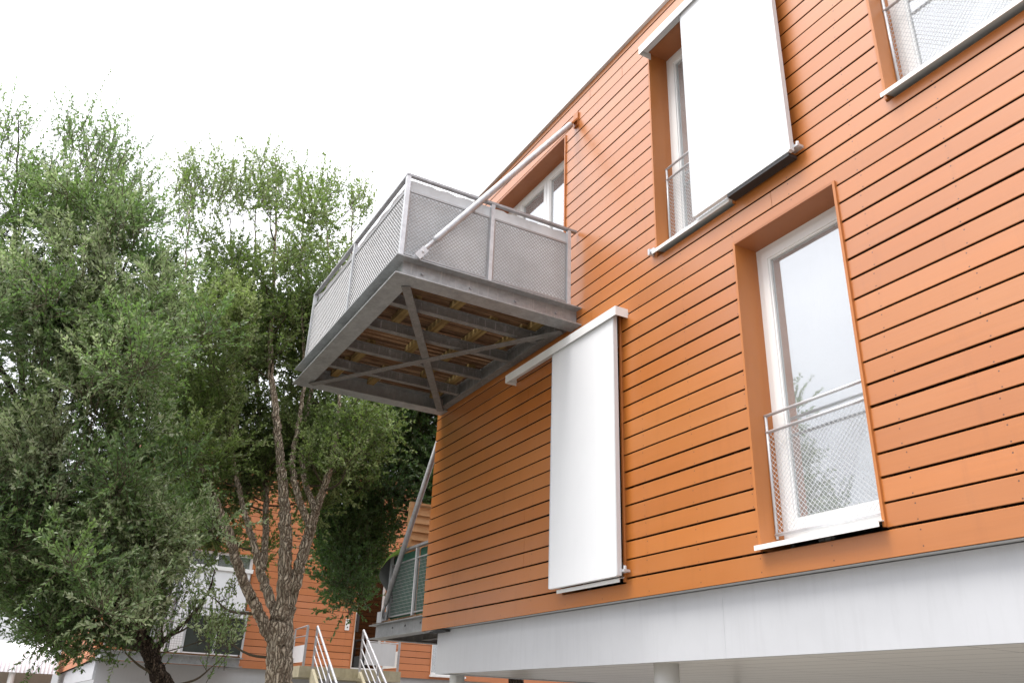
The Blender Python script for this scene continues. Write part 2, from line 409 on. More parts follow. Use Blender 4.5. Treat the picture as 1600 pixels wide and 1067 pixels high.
# dark felt behind the boards, split round the openings
xs = sorted({.06, XR} | {v for h in holes for v in h[:2]}); zs_ = sorted({ZB+.02, ZR} | {v for h in holes for v in h[2:]})
for x0, x1 in zip(xs, xs[1:]):
    for z0, z1 in zip(zs_, zs_[1:]):
        if not any(h[0] < (x0+x1)/2 < h[1] and h[2] < (z0+z1)/2 < h[3] for h in holes):
            bk.add([(x0, .062, z0), (x1, .062, z0), (x1, .062, z1), (x0, .062, z1)], [(0, 1, 2, 3)])
bk.add([(.06, .06, ZB+.02), (.06, YD, ZB+.02), (.06, YD, ZR), (.06, .06, ZR)], [(0, 1, 2, 3)])
bk.build('backing', M_dark, main)
bt = MB()
for i in range(1, 22):
    x = i*.605
    zz = [(ZB+.02, ZR-.01)]
    for h in holes:
        if h[0]-.03 < x < h[1]+.03: zz = [s for (a, b) in zz for s in ((a, min(b, h[2])), (max(a, h[3]), b)) if s[1]-s[0] > .02]
    for a, b in zz: bt.box(x-.022, x+.022, .027, .058, a, b)
bt.build('batten', M_batten, main)
f = MB(); f.box(.27, 5.118, .10, .14, 2.022, 2.495); f.box(5.1195, XR, .10, .14, 2.022, 2.495); f.box(.27, .31, .143, YD, 2.022, 2.49)
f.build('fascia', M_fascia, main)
f = MB(); f.box(.312, XR, .142, YD, 2.035, 2.12); f.build('soffit', M_soffit, main)
for (x, y, r) in ((4.10, .40, .102), (.20, .42, .088), (.9, 4.2, .04)):
    c = MB(); c.tube([(x, y, -.45), (x, y, 2.04)], r, 28); c.build('column', M_frame, main, True)
f = MB(); f.sweep([(-.015, ZR-.012), (.035, ZR-.012), (.035, ZR+.20), (-.10, ZR+.20), (-.10, ZR+.19), (-.015, ZR+.19)], [(0.0, YD), (0.0, 0.0), (XR, 0.0)])
f.build('roof_flashing', M_flash, main)
f = MB(); f.box(.04, XR, .04, YD, ZR+.05, ZR+.16); f.build('roof', M_flash, main)
f = MB(); f.box(XR-.02, XR, .08, YD, ZB+.05, ZR); f.box(.08, XR, YD-.02, YD, ZB+.05, ZR); f.build('rear_wall', M_batten, main)
f = MB(); f.box(.024, XR, .024, .32, ZB+.002, ZB+.012); f.box(.024, .32, .322, YD, ZB+.002, ZB+.012); f.build('drip_plate', M_flash, main)
f = MB(); f.box(.18, .62, .03, .09, 2.468, 2.49); f.build('vent', M_black, main)

def window(key, sashes, guard=None, curtain=(0, 1), sill=True, glassm=None, extras=None, railing=True):
    x0, x1, z0, z1 = OPEN[key]; D = .215
    l = MB()
    l.box(x0-LT, x0, -.014, D+.05, z0-.03, z1+LT); l.box(x1, x1+LT, -.014, D+.05, z0-.03, z1+LT)
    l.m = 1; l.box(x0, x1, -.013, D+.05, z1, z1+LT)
    win = l.build('window', [M_reveal, M_lintel], main)
    F = MB(); zf = z0+.06
    F.box(x0, x0+.055, D, D+.07, zf, z1); F.box(x1-.055, x1, D, D+.07, zf, z1)
    F.box(x0+.055, x1-.055, D, D+.07, z1-.055, z1); F.box(x0+.055, x1-.055, D, D+.07, zf, zf+.05)
    n = len(sashes)-1; G = MB()
    for i in range(n):
        a = x0+.055+(x1-x0-.11)*sashes[i]; b = x0+.055+(x1-x0-.11)*sashes[i+1]; t = .062; e = D-.016; q = D+.05
        a += .004; b -= .004; c0, c1 = zf+.052, z1-.058
        F.box(a, a+t, e, q, c0, c1); F.box(b-t, b, e, q, c0, c1); F.box(a+t, b-t, e, q, c1-t, c1); F.box(a+t, b-t, e, q, c0, c0+t+.01)
        # glazing bead
        for (p0, p1, r0, r1) in ((a+t, a+t+.012, c0+t+.01, c1-t), (b-t-.012, b-t, c0+t+.01, c1-t)): F.box(p0, p1, e+.012, e+.03, r0, r1)
        for (r0, r1) in ((c1-t-.012, c1-t), (c0+t+.01, c0+t+.022)): F.box(a+t+.012, b-t-.012, e+.012, e+.03, r0, r1)
        G.box(a+t-.004, b-t+.004, e+.031, e+.036, c0+t, c1-t+.004)
    F.build('frame', M_frame, win)
    G.build('pane', glassm or M_glass, win)
    if sill:
        s = MB(); s.sweep([(0, z0-.004), (0, z0-.036), (.006, z0-.036), (.006, z0-.008), (.28, z0+.055), (.28, z0+.062)], [(x0-.012, -.066), (x1+.014, -.066)][::-1])
        s.build('sill', M_frame, win)
    r = MB()
    X0, X1, Y0, Y1, Z0, Z1 = x0-.6, x1+1.0, D+.075, D+3.2, z0-.02, z1+.28
    r.add([(X0,Y0,Z0),(X1,Y0,Z0),(X1,Y1,Z0),(X0,Y1,Z0),(X0,Y0,Z1),(X1,Y0,Z1),(X1,Y1,Z1),(X0,Y1,Z1)], [(0,1,2,3),(4,7,6,5),(1,5,6,2),(2,6,7,3),(3,7,4,0)])
    r.box(X0, x0-.002, Y0, Y0+.02, Z0, Z1); r.box(x1+.002, X1, Y0, Y0+.02, Z0, Z1); r.box(x0-.002, x1+.002, Y0, Y0+.02, z1+.002, Z1)
    r.build('room', M_room, win)
    if curtain:
        a, b = x0+(x1-x0)*curtain[0], x0+(x1-x0)*curtain[1]; k = 60; c = MB(); vs = []
        for i in range(k+1):
            u = a+(b-a)*i/k; y = D+.13+.022*math.sin(i*.95)+.012*math.sin(i*2.3+1)
            vs += [(u, y, z0+.08), (u, y+.01*math.sin(i*.7), z1-.06)]
        c.add(vs, [(2*i, 2*i+2, 2*i+3, 2*i+1) for i in range(k)]); c.build('curtain', M_curtain, win, True)
    if railing:
        gy = .135; rl = MB(); zt = z0+.945
        rl.tube([(x0+.012, gy, z0+.06), (x0+.012, gy, zt)], .010, 8); rl.tube([(x1-.012, gy, z0+.06), (x1-.012, gy, zt)], .010, 8)
        for z in (zt, zt-.125, z0+.09): rl.tube([(x0+.001, gy, z), (x1-.001, gy, z)], .0115, 10)
        rl.build('guard_rail', M_post, win, True)
        wm = MB(); wire_mesh(wm, lambda u, d, z: (u, gy+d, z), x0+.015, x1-.015, z0+.10, zt-.135,   .038, .0019)
        wm.build('wire_mesh', M_wire_light, win)
    return win

wB = window('b', [0, 1], curtain=(.30, 1.0))
xb = OPEN['b'][0]
c = MB(); c.box(xb+.16, xb+.30, .36, .37, 2.75, 4.60); c.build('patterned_curtain', M_check, wB)
c = MB(); c.box(xb+.14, xb+.29, .345, .355, 4.42, 4.98); c.build('dark_curtain', M_brown, wB)
window('d', [0, 1], curtain=(.25, 1))
window('e', [0, .5, 1], curtain=(.2, 1))
window('c', [0, 1], curtain=(.0, 1), railing=False)
window('w', [0, .34, .67, 1], curtain=(0, 1), sill=False, railing=False)

def shutter(x0, x1, z0, z1, rail0, rail1, zr0, zr1, label):
    s = MB(); y0, y1 = -.112, -.076
    s.box(x0, x1, y0, y1, z0, z1); p = s.build('sliding_shutter', M_white, main, label=label)
    bv = p.modifiers.new('bevel', 'BEVEL'); bv.width = .003; bv.segments = 2
    e = MB(); e.box(x1+.001, x1+.018, y0-.003, y1+.004, z0+.005, z1-.002); e.box(x0-.012, x0-.001, y0-.002, y1+.004, z0+.005, z1-.002); e.build('edge_channel', M_flash, p)
    r = MB(); r.sweep([(.0, zr1), (.152, zr1), (.152, zr0), (.148, zr0), (.148, zr1-.004), (.0, zr1-.004)], [(rail0, .012), (rail1, .012)])
    r.box(rail0, rail0+.004, -.136, .01, zr0, zr1-.004); r.box(rail1-.004, rail1, -.136, .01, zr0, zr1-.004)
    r.build('rail_cover', M_frame, p)
    t = MB(); t.box(rail0+.02, rail1-.02, -.115, -.05, zr1-.05, zr1-.012); t.build('track', M_flash, p)
    b = MB(); b.box(x1-.03, x1+.055, -.075, -.012, z0+.035, z0+.055); b.tube([(x1+.035, -.05, z0+.03), (x1+.035, -.05, z0+.085)], .014, 8); b.build('stop_bracket', M_post, p)
    if z0 > 4:
        gd = MB(); gd.box(5.70, x1-.01, -.105, -.02, z0-.03, z0-.004); gd.build('bottom_guide', M_black, p)
    return p
shutter(3.105, 4.140, 2.668, 5.03, 2.145, 4.228, 4.985, 5.075, 'closed white sliding shutter below the balcony')
shutter(5.31, 6.355, 5.452, 7.74, 4.70, 6.95, 7.70, 7.795, 'half open white sliding shutter on the upper floor')
b = MB(); b.box(4.62, 4.70, -.05, -.002, 5.462, 5.485); b.box(4.62, 4.645, -.055, -.002, 5.44, 5.50); b.build('stop_bracket', M_post, main)

# ------------------------------------------------------------------ upper balcony
bal = empty('balcony', (1.8, -1.0, 5.2), 'galvanised steel balcony with mesh railings hung by a diagonal tube on the orange wall', 'balcony', None)
zt0, zt1 = 5.212, 5.412
fr = MB(); fr.sweep(ibeam(zt0, zt1, .20), [(.22, -.004), (.22, -1.915), (3.37, -1.915), (3.37, -.004)])
fr.build('edge_beam', M_galv, bal)
wbm = MB(); wbm.sweep(ibeam(zt0+.02, zt1-.02, .10), [(.325, -.075), (3.265, -.075)]); wbm.build('wall_beam', M_joist, bal)
for x in (2.79, 2.16, 1.50, .88):
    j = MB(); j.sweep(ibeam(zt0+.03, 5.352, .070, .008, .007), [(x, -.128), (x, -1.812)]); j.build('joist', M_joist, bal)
R = random.Random(9)
for y in (-1.55, -1.1, -.66, -.24):
    for x0, x1 in ((.33, .84), (.92, 1.46), (1.54, 2.12), (2.2, 2.75), (2.83, 3.26)):
        if R.random() < .12: continue
        yy = y+R.uniform(-.05, .05); sp_ = MB(); sp_.box(x0-.03, x1+.03, yy-.045, yy+.045, 5.354, 5.42); sp_.build('sleeper', M_sleeper, bal)
dk = MB(); x = .20
while x < 3.26:
    wd = R.uniform(.075, .092); dk.box(x, x+wd, -1.90, -.03, 5.421+R.uniform(0, .006), 5.447); x += wd+R.uniform(.012, .022)
dk.build('deck', M_deck, bal)
for p, q, z in (((3.27, -1.83, 0), (.30, -.10, 0), 5.203), ((.30, -1.83, 0), (3.25, -.10, 0), 5.192)):
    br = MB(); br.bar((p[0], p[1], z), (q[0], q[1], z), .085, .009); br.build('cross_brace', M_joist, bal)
def bolt(mb, c, ax, r=.016, l=.014):
    c = np.array(c, float); d = np.zeros(3); d[ax] = l; mb.tube([c-d*.2, c+d], r, 6)
for y in (-1.72, -1.22, -.72, -.25):
    bo = MB(); bolt(bo, (3.375, y, 5.32), 0); bo.build('bolt', M_handrail, bal)
for x in (.9, 1.5, 2.1, 2.8):
    bo = MB(); bolt(bo, (x, -1.92, 5.32), 1, .016, -.014); bo.build('bolt', M_handrail, bal)
ZH = 6.335; xe, yf, xw = 3.385, -1.955, .40
for (x, y) in ((xe, yf), (xe, -1.03), (xe, -.115), ((xe+xw)/2, yf), (xw, yf), (xw, -1.03), (xw, -.115)):
    p = MB(); p.box(x-.02, x+.02, y-.02, y+.02, 5.4125, ZH-.012); p.box(x-.05, x+.05, y-.04, y+.04, 5.4125, 5.424); p.build('post', M_post, bal)
h = MB(); h.sweep([(-.022, ZH-.008), (.022, ZH-.008), (.022, ZH+.016), (-.022, ZH+.016)], [(xw, -.02), (xw, yf), (xe, yf), (xe, -.02)]); h.build('handrail', M_handrail, bal)
def rail_panel(parent, to, u0, u1, z0, z1, wm_mat, pitch=.042, sq=False, name='mesh_panel'):
    m = MB()
    for z in (z0, z1): m.bar(to(u0, 0, z), to(u1, 0, z), .018, .018)
    for u in (u0, u1): m.bar(to(u, 0, z0), to(u, 0, z1), .014, .014, up=(1, .3, 0))
    wire_mesh(m, to, u0, u1, z0, z1, pitch, .0038, sq); m.build(name, wm_mat, parent)
side = lambda u, d, z: (xe+d, u, z); frontp = lambda u, d, z: (u, yf+d, z); farp = lambda u, d, z: (xw+d, u, z)
zp0, zp1 = 5.475, 6.165
for to, u0, u1 in ((side, yf+.03, -1.06), (side, -1.0, -.14), (frontp, xw+.03, (xe+xw)/2-.03), (frontp, (xe+xw)/2+.03, xe-.03), (farp, yf+.03, -1.06), (farp, -1.0, -.14)):
    rail_panel(bal, to, u0, u1, zp0, zp1, M_wire)
def sheet(parent, to, u0, u1, z0, z1, dep, mat, seed, name='privacy_sheet', sag=.03):
    R = random.Random(seed); n = 26; m = MB(); vs = []; rows = 7
    ph = R.uniform(0, 6)
    for i in range(n+1):
        u = u0+(u1-u0)*i/n; top = z1 - sag*abs(math.sin(i*.62+ph))*R.uniform(.4, 1)
        for j in range(rows):
            vs.append(to(u, dep+.006*math.sin(i*.9+j*.8+ph)*(j/rows), z0+(top-z0)*j/(rows-1)))
    m.add(vs, [(i*rows+j, (i+1)*rows+j, (i+1)*rows+j+1, i*rows+j+1) for i in range(n) for j in range(rows-1)])
    m.build(name, mat, parent, True)
for k, (to, u0, u1, dp) in enumerate(((side, yf+.025, -1.045, -.035), (side, -1.03, -.12, -.035), (frontp, xw+.03, (xe+xw)/2-.01, .035), (frontp, (xe+xw)/2+.01, xe-.03, .035), (farp, yf+.03, -.12, .035))):
    sheet(bal, to, u0, u1, 5.45, 6.322, dp, M_sheet, k, 'privacy_sheet', .014)
for x in (3.462, .26):
    a = np.array((x, -1.80, 5.475)); b = np.array((x-.10 if x > 1 else x+.1, -.005, 7.875)); d = (b-a)/np.linalg.norm(b-a)
    t = MB(); t.tube([a+d*.22, a+d*.27, b-d*.16, b-d*.13], [.024, .0345, .0345, .028], 20); t.tube([a+d*.02, a+d*.225], .022, 12)
    st = t.build('strut', M_railing, bal, True)
    q = MB(); q.bar((x-.028, -1.83, 5.42), (x-.028, -1.75, 5.53), .010, .07, up=(0, -.8, .6)); q.bar((x+.028, -1.83, 5.42), (x+.028, -1.75, 5.53), .010, .07, up=(0, -.8, .6)); q.tube([(x-.045, -1.78, 5.49), (x+.045, -1.78, 5.49)], .014, 8); q.box(x-.05, x-.034, -1.86, -1.74, 5.4125, 5.422); q.build('fork_bracket', M_post, st)
    q = MB(); q.bar(b-d*.14, b-d*.0, .018, .09, up=(1, 0, 0)); q.box(b[0]-.045, b[0]+.045, -.018, -.003, 7.77, 7.96); q.build('wall_bracket', M_reveal, st)

# ------------------------------------------------------------------ lower balcony on the end wall
lb = empty('balcony', (-1.0, 1.5, 2.5), 'grey steel balcony with green screened railings at the corner, low on the end wall', 'balcony', None)
y0 = .20; lz0, lz1 = 2.53, 2.722
fr = MB(); fr.sweep(ibeam(lz0, lz1, .17), [(-.004, 3.4), (-2.08, 3.4), (-2.08, y0), (-.004, y0)]); fr.build('edge_beam', M_galv, lb)
for y in (.9, 1.6, 2.3, 2.9):
    j = MB(); j.sweep(ibeam(lz0+.03, 2.69, .08, .009, .007), [(-1.99, y), (-.05, y)]); j.build('joist', M_joist, lb)
d_ = MB(); yy = .14
while yy < 3.4: d_.box(-2.1, -.03, yy, yy+.115, 2.724, 2.75); yy += .127
d_.build('deck', M_deck, lb)
for x in (-.5, -1.0, -1.45):
    bo = MB(); bolt(bo, (x, y0-.006, 2.65), 1, .014, -.013); bo.build('bolt', M_handrail, lb)
ly = .20; LH = 3.655; lx = -1.70
lfront = lambda u, d, z: (u, ly+d, z); lside = lambda u, d, z: (lx-d, u, z)
for (x, y) in ((lx, ly), (-.79, ly), (-.04, ly), (lx, 1.5), (lx, 3.3)):
    p = MB(); p.box(x-.02, x+.02, y-.02, y+.02, 2.723, LH-.012); p.build('post', M_post, lb)
h = MB(); h.sweep([(-.026, LH-.012), (.026, LH-.012), (.026, LH+.02), (-.026, LH+.02)], [(-.02, 3.3), (lx, 3.3), (lx, ly), (-.02, ly)]); h.build('handrail', M_handrail, lb)
for u0, u1 in ((lx+.025, -.815), (-.765, -.045)):
    rail_panel(lb, lfront, u0, u1, 2.80, 3.50, M_wire, .045, True)
    sheet(lb, lfront, u0, u1, 2.77, 3.63, .03, M_green, 40+int(u0*10), 'green_screen', .004)
rail_panel(lb, lside, ly+.03, 1.47, 2.80, 3.50, M_wire, .045, True)
sheet(lb, lside, ly+.03, 1.47, 2.77, 3.63, -.03, M_green, 55, 'green_screen', .004)
a = np.array((-1.735, .125, 2.79)); b = np.array((-.005, .125, 5.24)); d = (b-a)/np.linalg.norm(b-a)
t = MB(); t.tube([a+d*.2, a+d*.25, b-d*.03], [.025, .037, .037], 18); t.tube([a, a+d*.21], .02, 10)
st = t.build('strut', M_handrail, lb, True)
q = MB(); q.box(-1.79, -1.62, .085, .095, 2.723, 2.87); q.box(-1.79, -1.62, .15, .16, 2.723, 2.87); q.build('fork_bracket', M_post, st)

# timber screen standing on the lower balcony
ts = empty('timber_screen', (-1.5, 1.0, 2.75), 'screen of raw overlapping timber boards behind the lower balcony railing', 'screen')
s = MB(); z = 2.78
while z < 4.30:
    s.add([(-1.55, .40, z), (-1.525, .40, z), (-1.552, .40, z+.135), (-1.57, .40, z+.135), (-1.55, 1.75, z), (-1.525, 1.75, z), (-1.552, 1.75, z+.135), (-1.57, 1.75, z+.135)],
          [(0,3,2,1),(4,5,6,7),(0,1,5,4),(1,2,6,5),(2,3,7,6),(3,0,4,7)]); z += .122
s.build('board', M_timber, ts)
for y in (.37, 1.77):
    s = MB(); s.box(-1.60, -1.535, y-.03, y+.03, 2.751, 4.43); s.build('post', M_timber, ts)
s = MB(); s.box(-1.61, -1.52, .401, 1.739, 4.395, 4.425); s.build('cap', M_timber, ts)

# cloth thrown over the corner of the rail
fl = MB(); n = 14; vs = []
prof = [(-1.28, 3.71), (-1.42, 3.74), (-1.58, 3.73), (-1.72, 3.66), (-1.79, 3.52), (-1.76, 3.36), (-1.68, 3.18), (-1.60, 3.00)]
wds = [.08, .16, .22, .24, .22, .16, .09, .02]
for (x, z), wd in zip(prof, wds):
    for j in range(6):
        t = j/5; vs.append((x+.02*math.sin(j*2.1+z*7), .24-wd*(t-.2)+.03*math.sin(z*9+j), z-.20*t*t*wd/.25+.02*math.sin(x*30+j)))
fs = [(i*6+j, i*6+j+1, (i+1)*6+j+1, (i+1)*6+j) for i in range(7) for j in range(5)]
fl.add(vs, fs); fl.mi = [1 if (k//5) < 3 or k % 5 < 1 else 0 for k in range(35)]
o = fl.build('hanging_cloth', [M_flapgrey, M_flapgreen], None, True, off=(-1.7, .1, 3.0))
sm = o.modifiers.new('thick', 'SOLIDIFY'); sm.thickness = .006; ss = o.modifiers.new('sub', 'SUBSURF'); ss.levels = 2; ss.render_levels = 2
tag(o, 'grey and lime green cloth thrown over the corner of the lower balcony railing', 'cloth')

# ------------------------------------------------------------------ back building
FX, FY, FB, FT = -10.0, -2.83, 2.36, 7.08
far = empty('apartment_building', (-17, 3, -.45), 'orange clad block behind the trees with glazed entrance door and balcony', 'building')
fto = lambda u, d, z: (FX-d, u, z); ftoe = lambda u, d, z: (u, FY+d, z)
fop = {'door': (2.60, 3.32, 2.46, 4.72), 'tall': (1.62, 2.18, 4.88, 6.68), 'win': (4.63, 5.55, 2.46, 4.70), 'balc': (-2.3, 0.05, 2.50, 4.75)}
fholes = list(fop.values())
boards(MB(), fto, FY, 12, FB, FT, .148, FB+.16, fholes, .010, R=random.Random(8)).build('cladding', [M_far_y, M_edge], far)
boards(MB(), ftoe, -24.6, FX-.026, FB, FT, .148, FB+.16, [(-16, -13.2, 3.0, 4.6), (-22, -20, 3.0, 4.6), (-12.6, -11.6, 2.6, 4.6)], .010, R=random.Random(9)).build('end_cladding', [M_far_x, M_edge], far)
k = MB()
ys = sorted({FY+.06, 12.0} | {v for h in fholes for v in h[:2]}); zs_ = sorted({FB+.01, FT} | {v for h in fholes for v in h[2:]})
for a, b in zip(ys, ys[1:]):
    for c0, c1 in zip(zs_, zs_[1:]):
        if not any(h[0] < (a+b)/2 < h[1] and h[2] < (c0+c1)/2 < h[3] for h in fholes):
            k.add([(FX-.03, a, c0), (FX-.03, b, c0), (FX-.03, b, c1), (FX-.03, a, c1)], [(0, 1, 2, 3)])
k.box(-24.6, FX-.30, FY+.06, FY+.08, FB+.01, FT); k.box(-24.6, FX-.3, FY+.09, 11.9, FB+.01, FB+.03); k.build('backing', M_dark, far)
k = MB(); k.box(FX-.12, FX-.08, FY+.12, 12, 1.78, FB+.006); k.box(-24.5, FX-.13, FY+.08, FY+.12, 1.99, FB+.006); k.build('fascia', M_fascia, far)
k = MB(); k.box(-24.4, FX-.14, FY+.14, 12, 1.80, 1.84); k.build('soffit', M_soffit, far)
k = MB(); k.box(FX-.4, FX-.25, -.9, 12, -.45, 1.795); k.build('base_wall', M_grey_wall, far)
for x, y in ((FX-.5, FY+.5), (FX-5.2, FY+.5), (FX-10, FY+.5)):
    c = MB(); c.tube([(x, y, -.45), (x, y, 1.80)], .15, 20); c.build('column', M_frame, far, True)
k = MB(); k.sweep([(-.02, FT-.01), (.04, FT-.01), (.04, FT+.12), (-.1, FT+.12), (-.1, FT+.11), (-.02, FT+.11)], [(-24.6, FY), (FX, FY), (FX, 12)]); k.build('roof_flashing', M_flash, far)
k = MB(); k.box(-24.6, FX-.04, FY+.04, 12, FT+.03, FT+.09); k.build('roof', M_flash, far)
def far_window(key, mull, blind=None, framem=None, glassm=None, name='window'):
    a, b, c0, c1 = fop[key]; m = MB(); x0, x1 = FX-.14, FX-.07; t = .055
    m.box(x0, x1, a, a+t, c0, c1); m.box(x0, x1, b-t, b, c0, c1); m.box(x0, x1, a+t, b-t, c1-t, c1); m.box(x0, x1, a+t, b-t, c0, c0+t)
    for q in mull: m.box(x0, x1, a+(b-a)*q-.03, a+(b-a)*q+.03, c0+t, c1-t)
    W = m.build(name, framem or M_frame, far)
    l = MB(); l.box(FX-.19, FX+.012, a-.018, a, c0, c1+.018); l.box(FX-.19, FX+.012, b, b+.018, c0, c1+.018); l.box(FX-.19, FX+.011, a, b, c1, c1+.018); l.build('lining', M_reveal, W)
    p = MB(); p.box(FX-.11, FX-.10, a+t-.005, b-t+.005, c0+t-.005, c1-t+.005); p.build('pane', glassm or M_glass, W)
    r = MB(); r.box(FX-2.2, FX-2.15, a-.2, b+.2, c0-.1, c1+.1); r.box(FX-2.14, FX-.2, a-.12, a-.1, c0-.1, c1+.1); r.box(FX-2.14, FX-.2, b+.1, b+.12, c0-.1, c1+.1); r.box(FX-2.14, FX-.2, a-.09, b+.09, c1+.03, c1+.05); r.box(FX-2.14, FX-.2, a-.09, b+.09, c0-.05, c0-.03); r.build('room', M_room, W)
    if blind:
        q = MB(); q.box(FX-.26, FX-.25, a, b, c0+.02, c1-.02); q.build('blind', blind, W)
    if name == 'window':
        s = MB(); s.box(FX-.14, FX+.07, a-.02, b+.02, c0-.045, c0-.003); s.build('sill', M_frame, W)
    return W
dr = far_window('door', [], None, M_frame, M_glass_dark, 'door')
k = MB(); k.box(FX-.06, FX-.04, 2.66, 2.72, 3.3, 3.7); k.build('handle', M_black, dr)
k = MB(); k.box(FX-.3, FX-.29, 2.86, 3.07, 3.55, 3.85); k.build('notice', M_white, dr)
far_window('tall', [], M_curtain); far_window('win', [], M_green); far_window('balc', [.33, .66])
k = MB(); k.box(FX+.03, FX+.07, -1.42, .0, 2.52, 4.33); sh = k.build('sliding_shutter', M_white, far)
k = MB(); k.box(FX+.002, FX+.10, -2.5, .05, 4.335, 4.42); k.build('rail_cover', M_frame, sh)
k = MB(); k.box(FX+.002, FX+.02, 2.37, 2.47, 3.31, 3.56); ic = k.build('intercom', M_frame, far)
k = MB(); k.box(FX+.0205, FX+.026, 2.41, 2.44, 3.36, 3.39); k.build('button', M_black, ic)
c = MB(); c.tube([(FX+.012, 2.465+.045*math.cos(t), 3.735+.06*math.sin(t)) for t in np.linspace(.75, 2*math.pi-.75, 14)], .013, 6); c.build('letter', M_letter, far)
fb = empty('balcony', (-9.4, -1.5, 2.3), 'low balcony with dark screened railing on the block behind the trees', 'balcony')
m = MB(); m.sweep(ibeam(2.33, 2.50, .14), [(FX+.002, FY+.05), (-8.87, FY+.05), (-8.87, -.17), (FX+.002, -.17)][::-1]); m.build('edge_beam', M_galv, fb)
m = MB(); m.box(FX+.03, -8.87, FY+.05, -.17, 2.501, 2.535); m.build('deck', M_deck, fb)
for y in (FY+.08, -1.95, -1.33, -.72, -.15):
    m = MB(); m.box(-8.92, -8.88, y-.02, y+.02, 2.502, 3.40); m.build('post', M_post, fb)
m = MB(); m.sweep([(-.02, 3.40), (.02, 3.40), (.02, 3.43), (-.02, 3.43)], [(FX+.02, -.15), (-8.9, -.15), (-8.9, FY+.08), (FX+.02, FY+.08)]); m.bar((-8.9, FY+.08, 3.27), (-8.9, -.15, 3.27), .03, .02); m.build('handrail', M_handrail, fb)
for a, b in ((FY+.11, -1.97), (-1.31, -.74), (-.70, -.17)):
    m = MB(); m.box(-8.905, -8.90, a, b, 2.56, 3.26); m.build('screen_panel', M_screen, fb)
m = MB(); wire_mesh(m, lambda u, d, z: (-8.9+d, u, z), -1.93, -1.35, 2.56, 3.26, .045, .0042, True); m.build('mesh_panel', M_wire, fb)

# ------------------------------------------------------------------ entrance stairs
es = empty('entrance_stairs', (-8, 2, -.45), 'concrete entrance stairs with sloping tubular handrails in front of the glazed door', 'stairs')
m = MB(); m.box(FX+.002, -8.60, 1.02, 3.30, 2.20, 2.42); m.build('landing', M_concrete, es)
m = MB(); n = 14; run, rise = .28, .19
for i in range(n): m.box(-8.598+i*run, -8.598+(i+1)*run+.02, 1.36, 2.28, 2.42-(i+1)*rise-.05, 2.42-(i+1)*rise)
m.build('tread', M_concrete, es)
for y in (1.30, 2.34):
    m = MB(); m.bar((-8.62, y, 2.27), (-8.6+n*run, y, 2.27-n*rise), .06, .24); m.build('stringer', M_concrete, es)
def srail(y):
    m = MB(); sl = rise/run
    for hgt in (.80, .60, .40, .20):
        m.tube([(-8.60, y, 2.42+hgt), (-8.6+n*run, y, 2.42+hgt-n*rise)], .024 if hgt == .80 else .014, 8)
    for i in (0, 4, 8, 12):
        x = -8.6+i*run; z = 2.42-i*rise; m.bar((x, y, z-.1), (x, y, z+.80), .05, .012, up=(1, 0, 0))
    m.build('handrail', M_railing, es)
srail(1.30); srail(2.34)
def lrail(y):
    m = MB(); m.tube([(-9.55, y, 2.42), (-9.55, y, 3.20), (-8.62, y, 3.22)], .02, 8); m.bar((-8.62, y, 2.42), (-8.62, y, 3.21), .05, .02, up=(1, 0, 0)); m.tube([(-9.55, y, 3.02), (-8.62, y, 3.02)], .012, 6)
    m.build('landing_rail', M_railing, es)
    m = MB(); m.box(-9.52, -8.65, y-.004, y+.004, 2.50, 2.84); m.build('guard_panel', M_flash, es)
lrail(1.10); lrail(3.22)
m = MB(); m.box(-8.645, -8.635, 2.45, 3.15, 2.52, 2.98); m.bar((-8.64, 2.45, 3.0), (-8.64, 3.2, 3.0), .02, .02); m.build('guard_panel', M_flash, es)

# ------------------------------------------------------------------ carport far left
cp = empty('carport', (-21, -6, -.45), 'white carport with corrugated roof edge at the far left under the tree', 'carport')
m = MB(); vs = []; nn = 620
for i in range(nn+1):
    y = -14+11.0*i/nn; x = -20.4+.016*math.sin(i*1.05)
    vs += [(x, y, 2.28), (x-.10, y, 2.80), (x-3.5, y, 3.3)]
m.add(vs, [(3*i+j, 3*i+3+j, 3*i+4+j, 3*i+1+j) for i in range(nn) for j in (0, 1)]); m.build('roof', M_canopy, cp, True)
for y in (-4.15, -7.2, -10.2):
    m = MB(); m.tube([(-20.6, y, -.45), (-20.6, y, 2.75)], .09, 12); m.build('post', M_frame, cp)
m = MB(); m.box(-24.2, -24.05, -14, -2.95, -.45, 3.0); m.build('rear_wall', M_beige, cp)

# ------------------------------------------------------------------ trees
def inside(poly, x, y):
    c = False; j = len(poly)-1
    for i in range(len(poly)):
        xi, yi = poly[i]; xj, yj = poly[j]
        if (yi > y) != (yj > y) and x < (xj-xi)*(y-yi)/(yj-yi)+xi: c = not c
        j = i
    return c

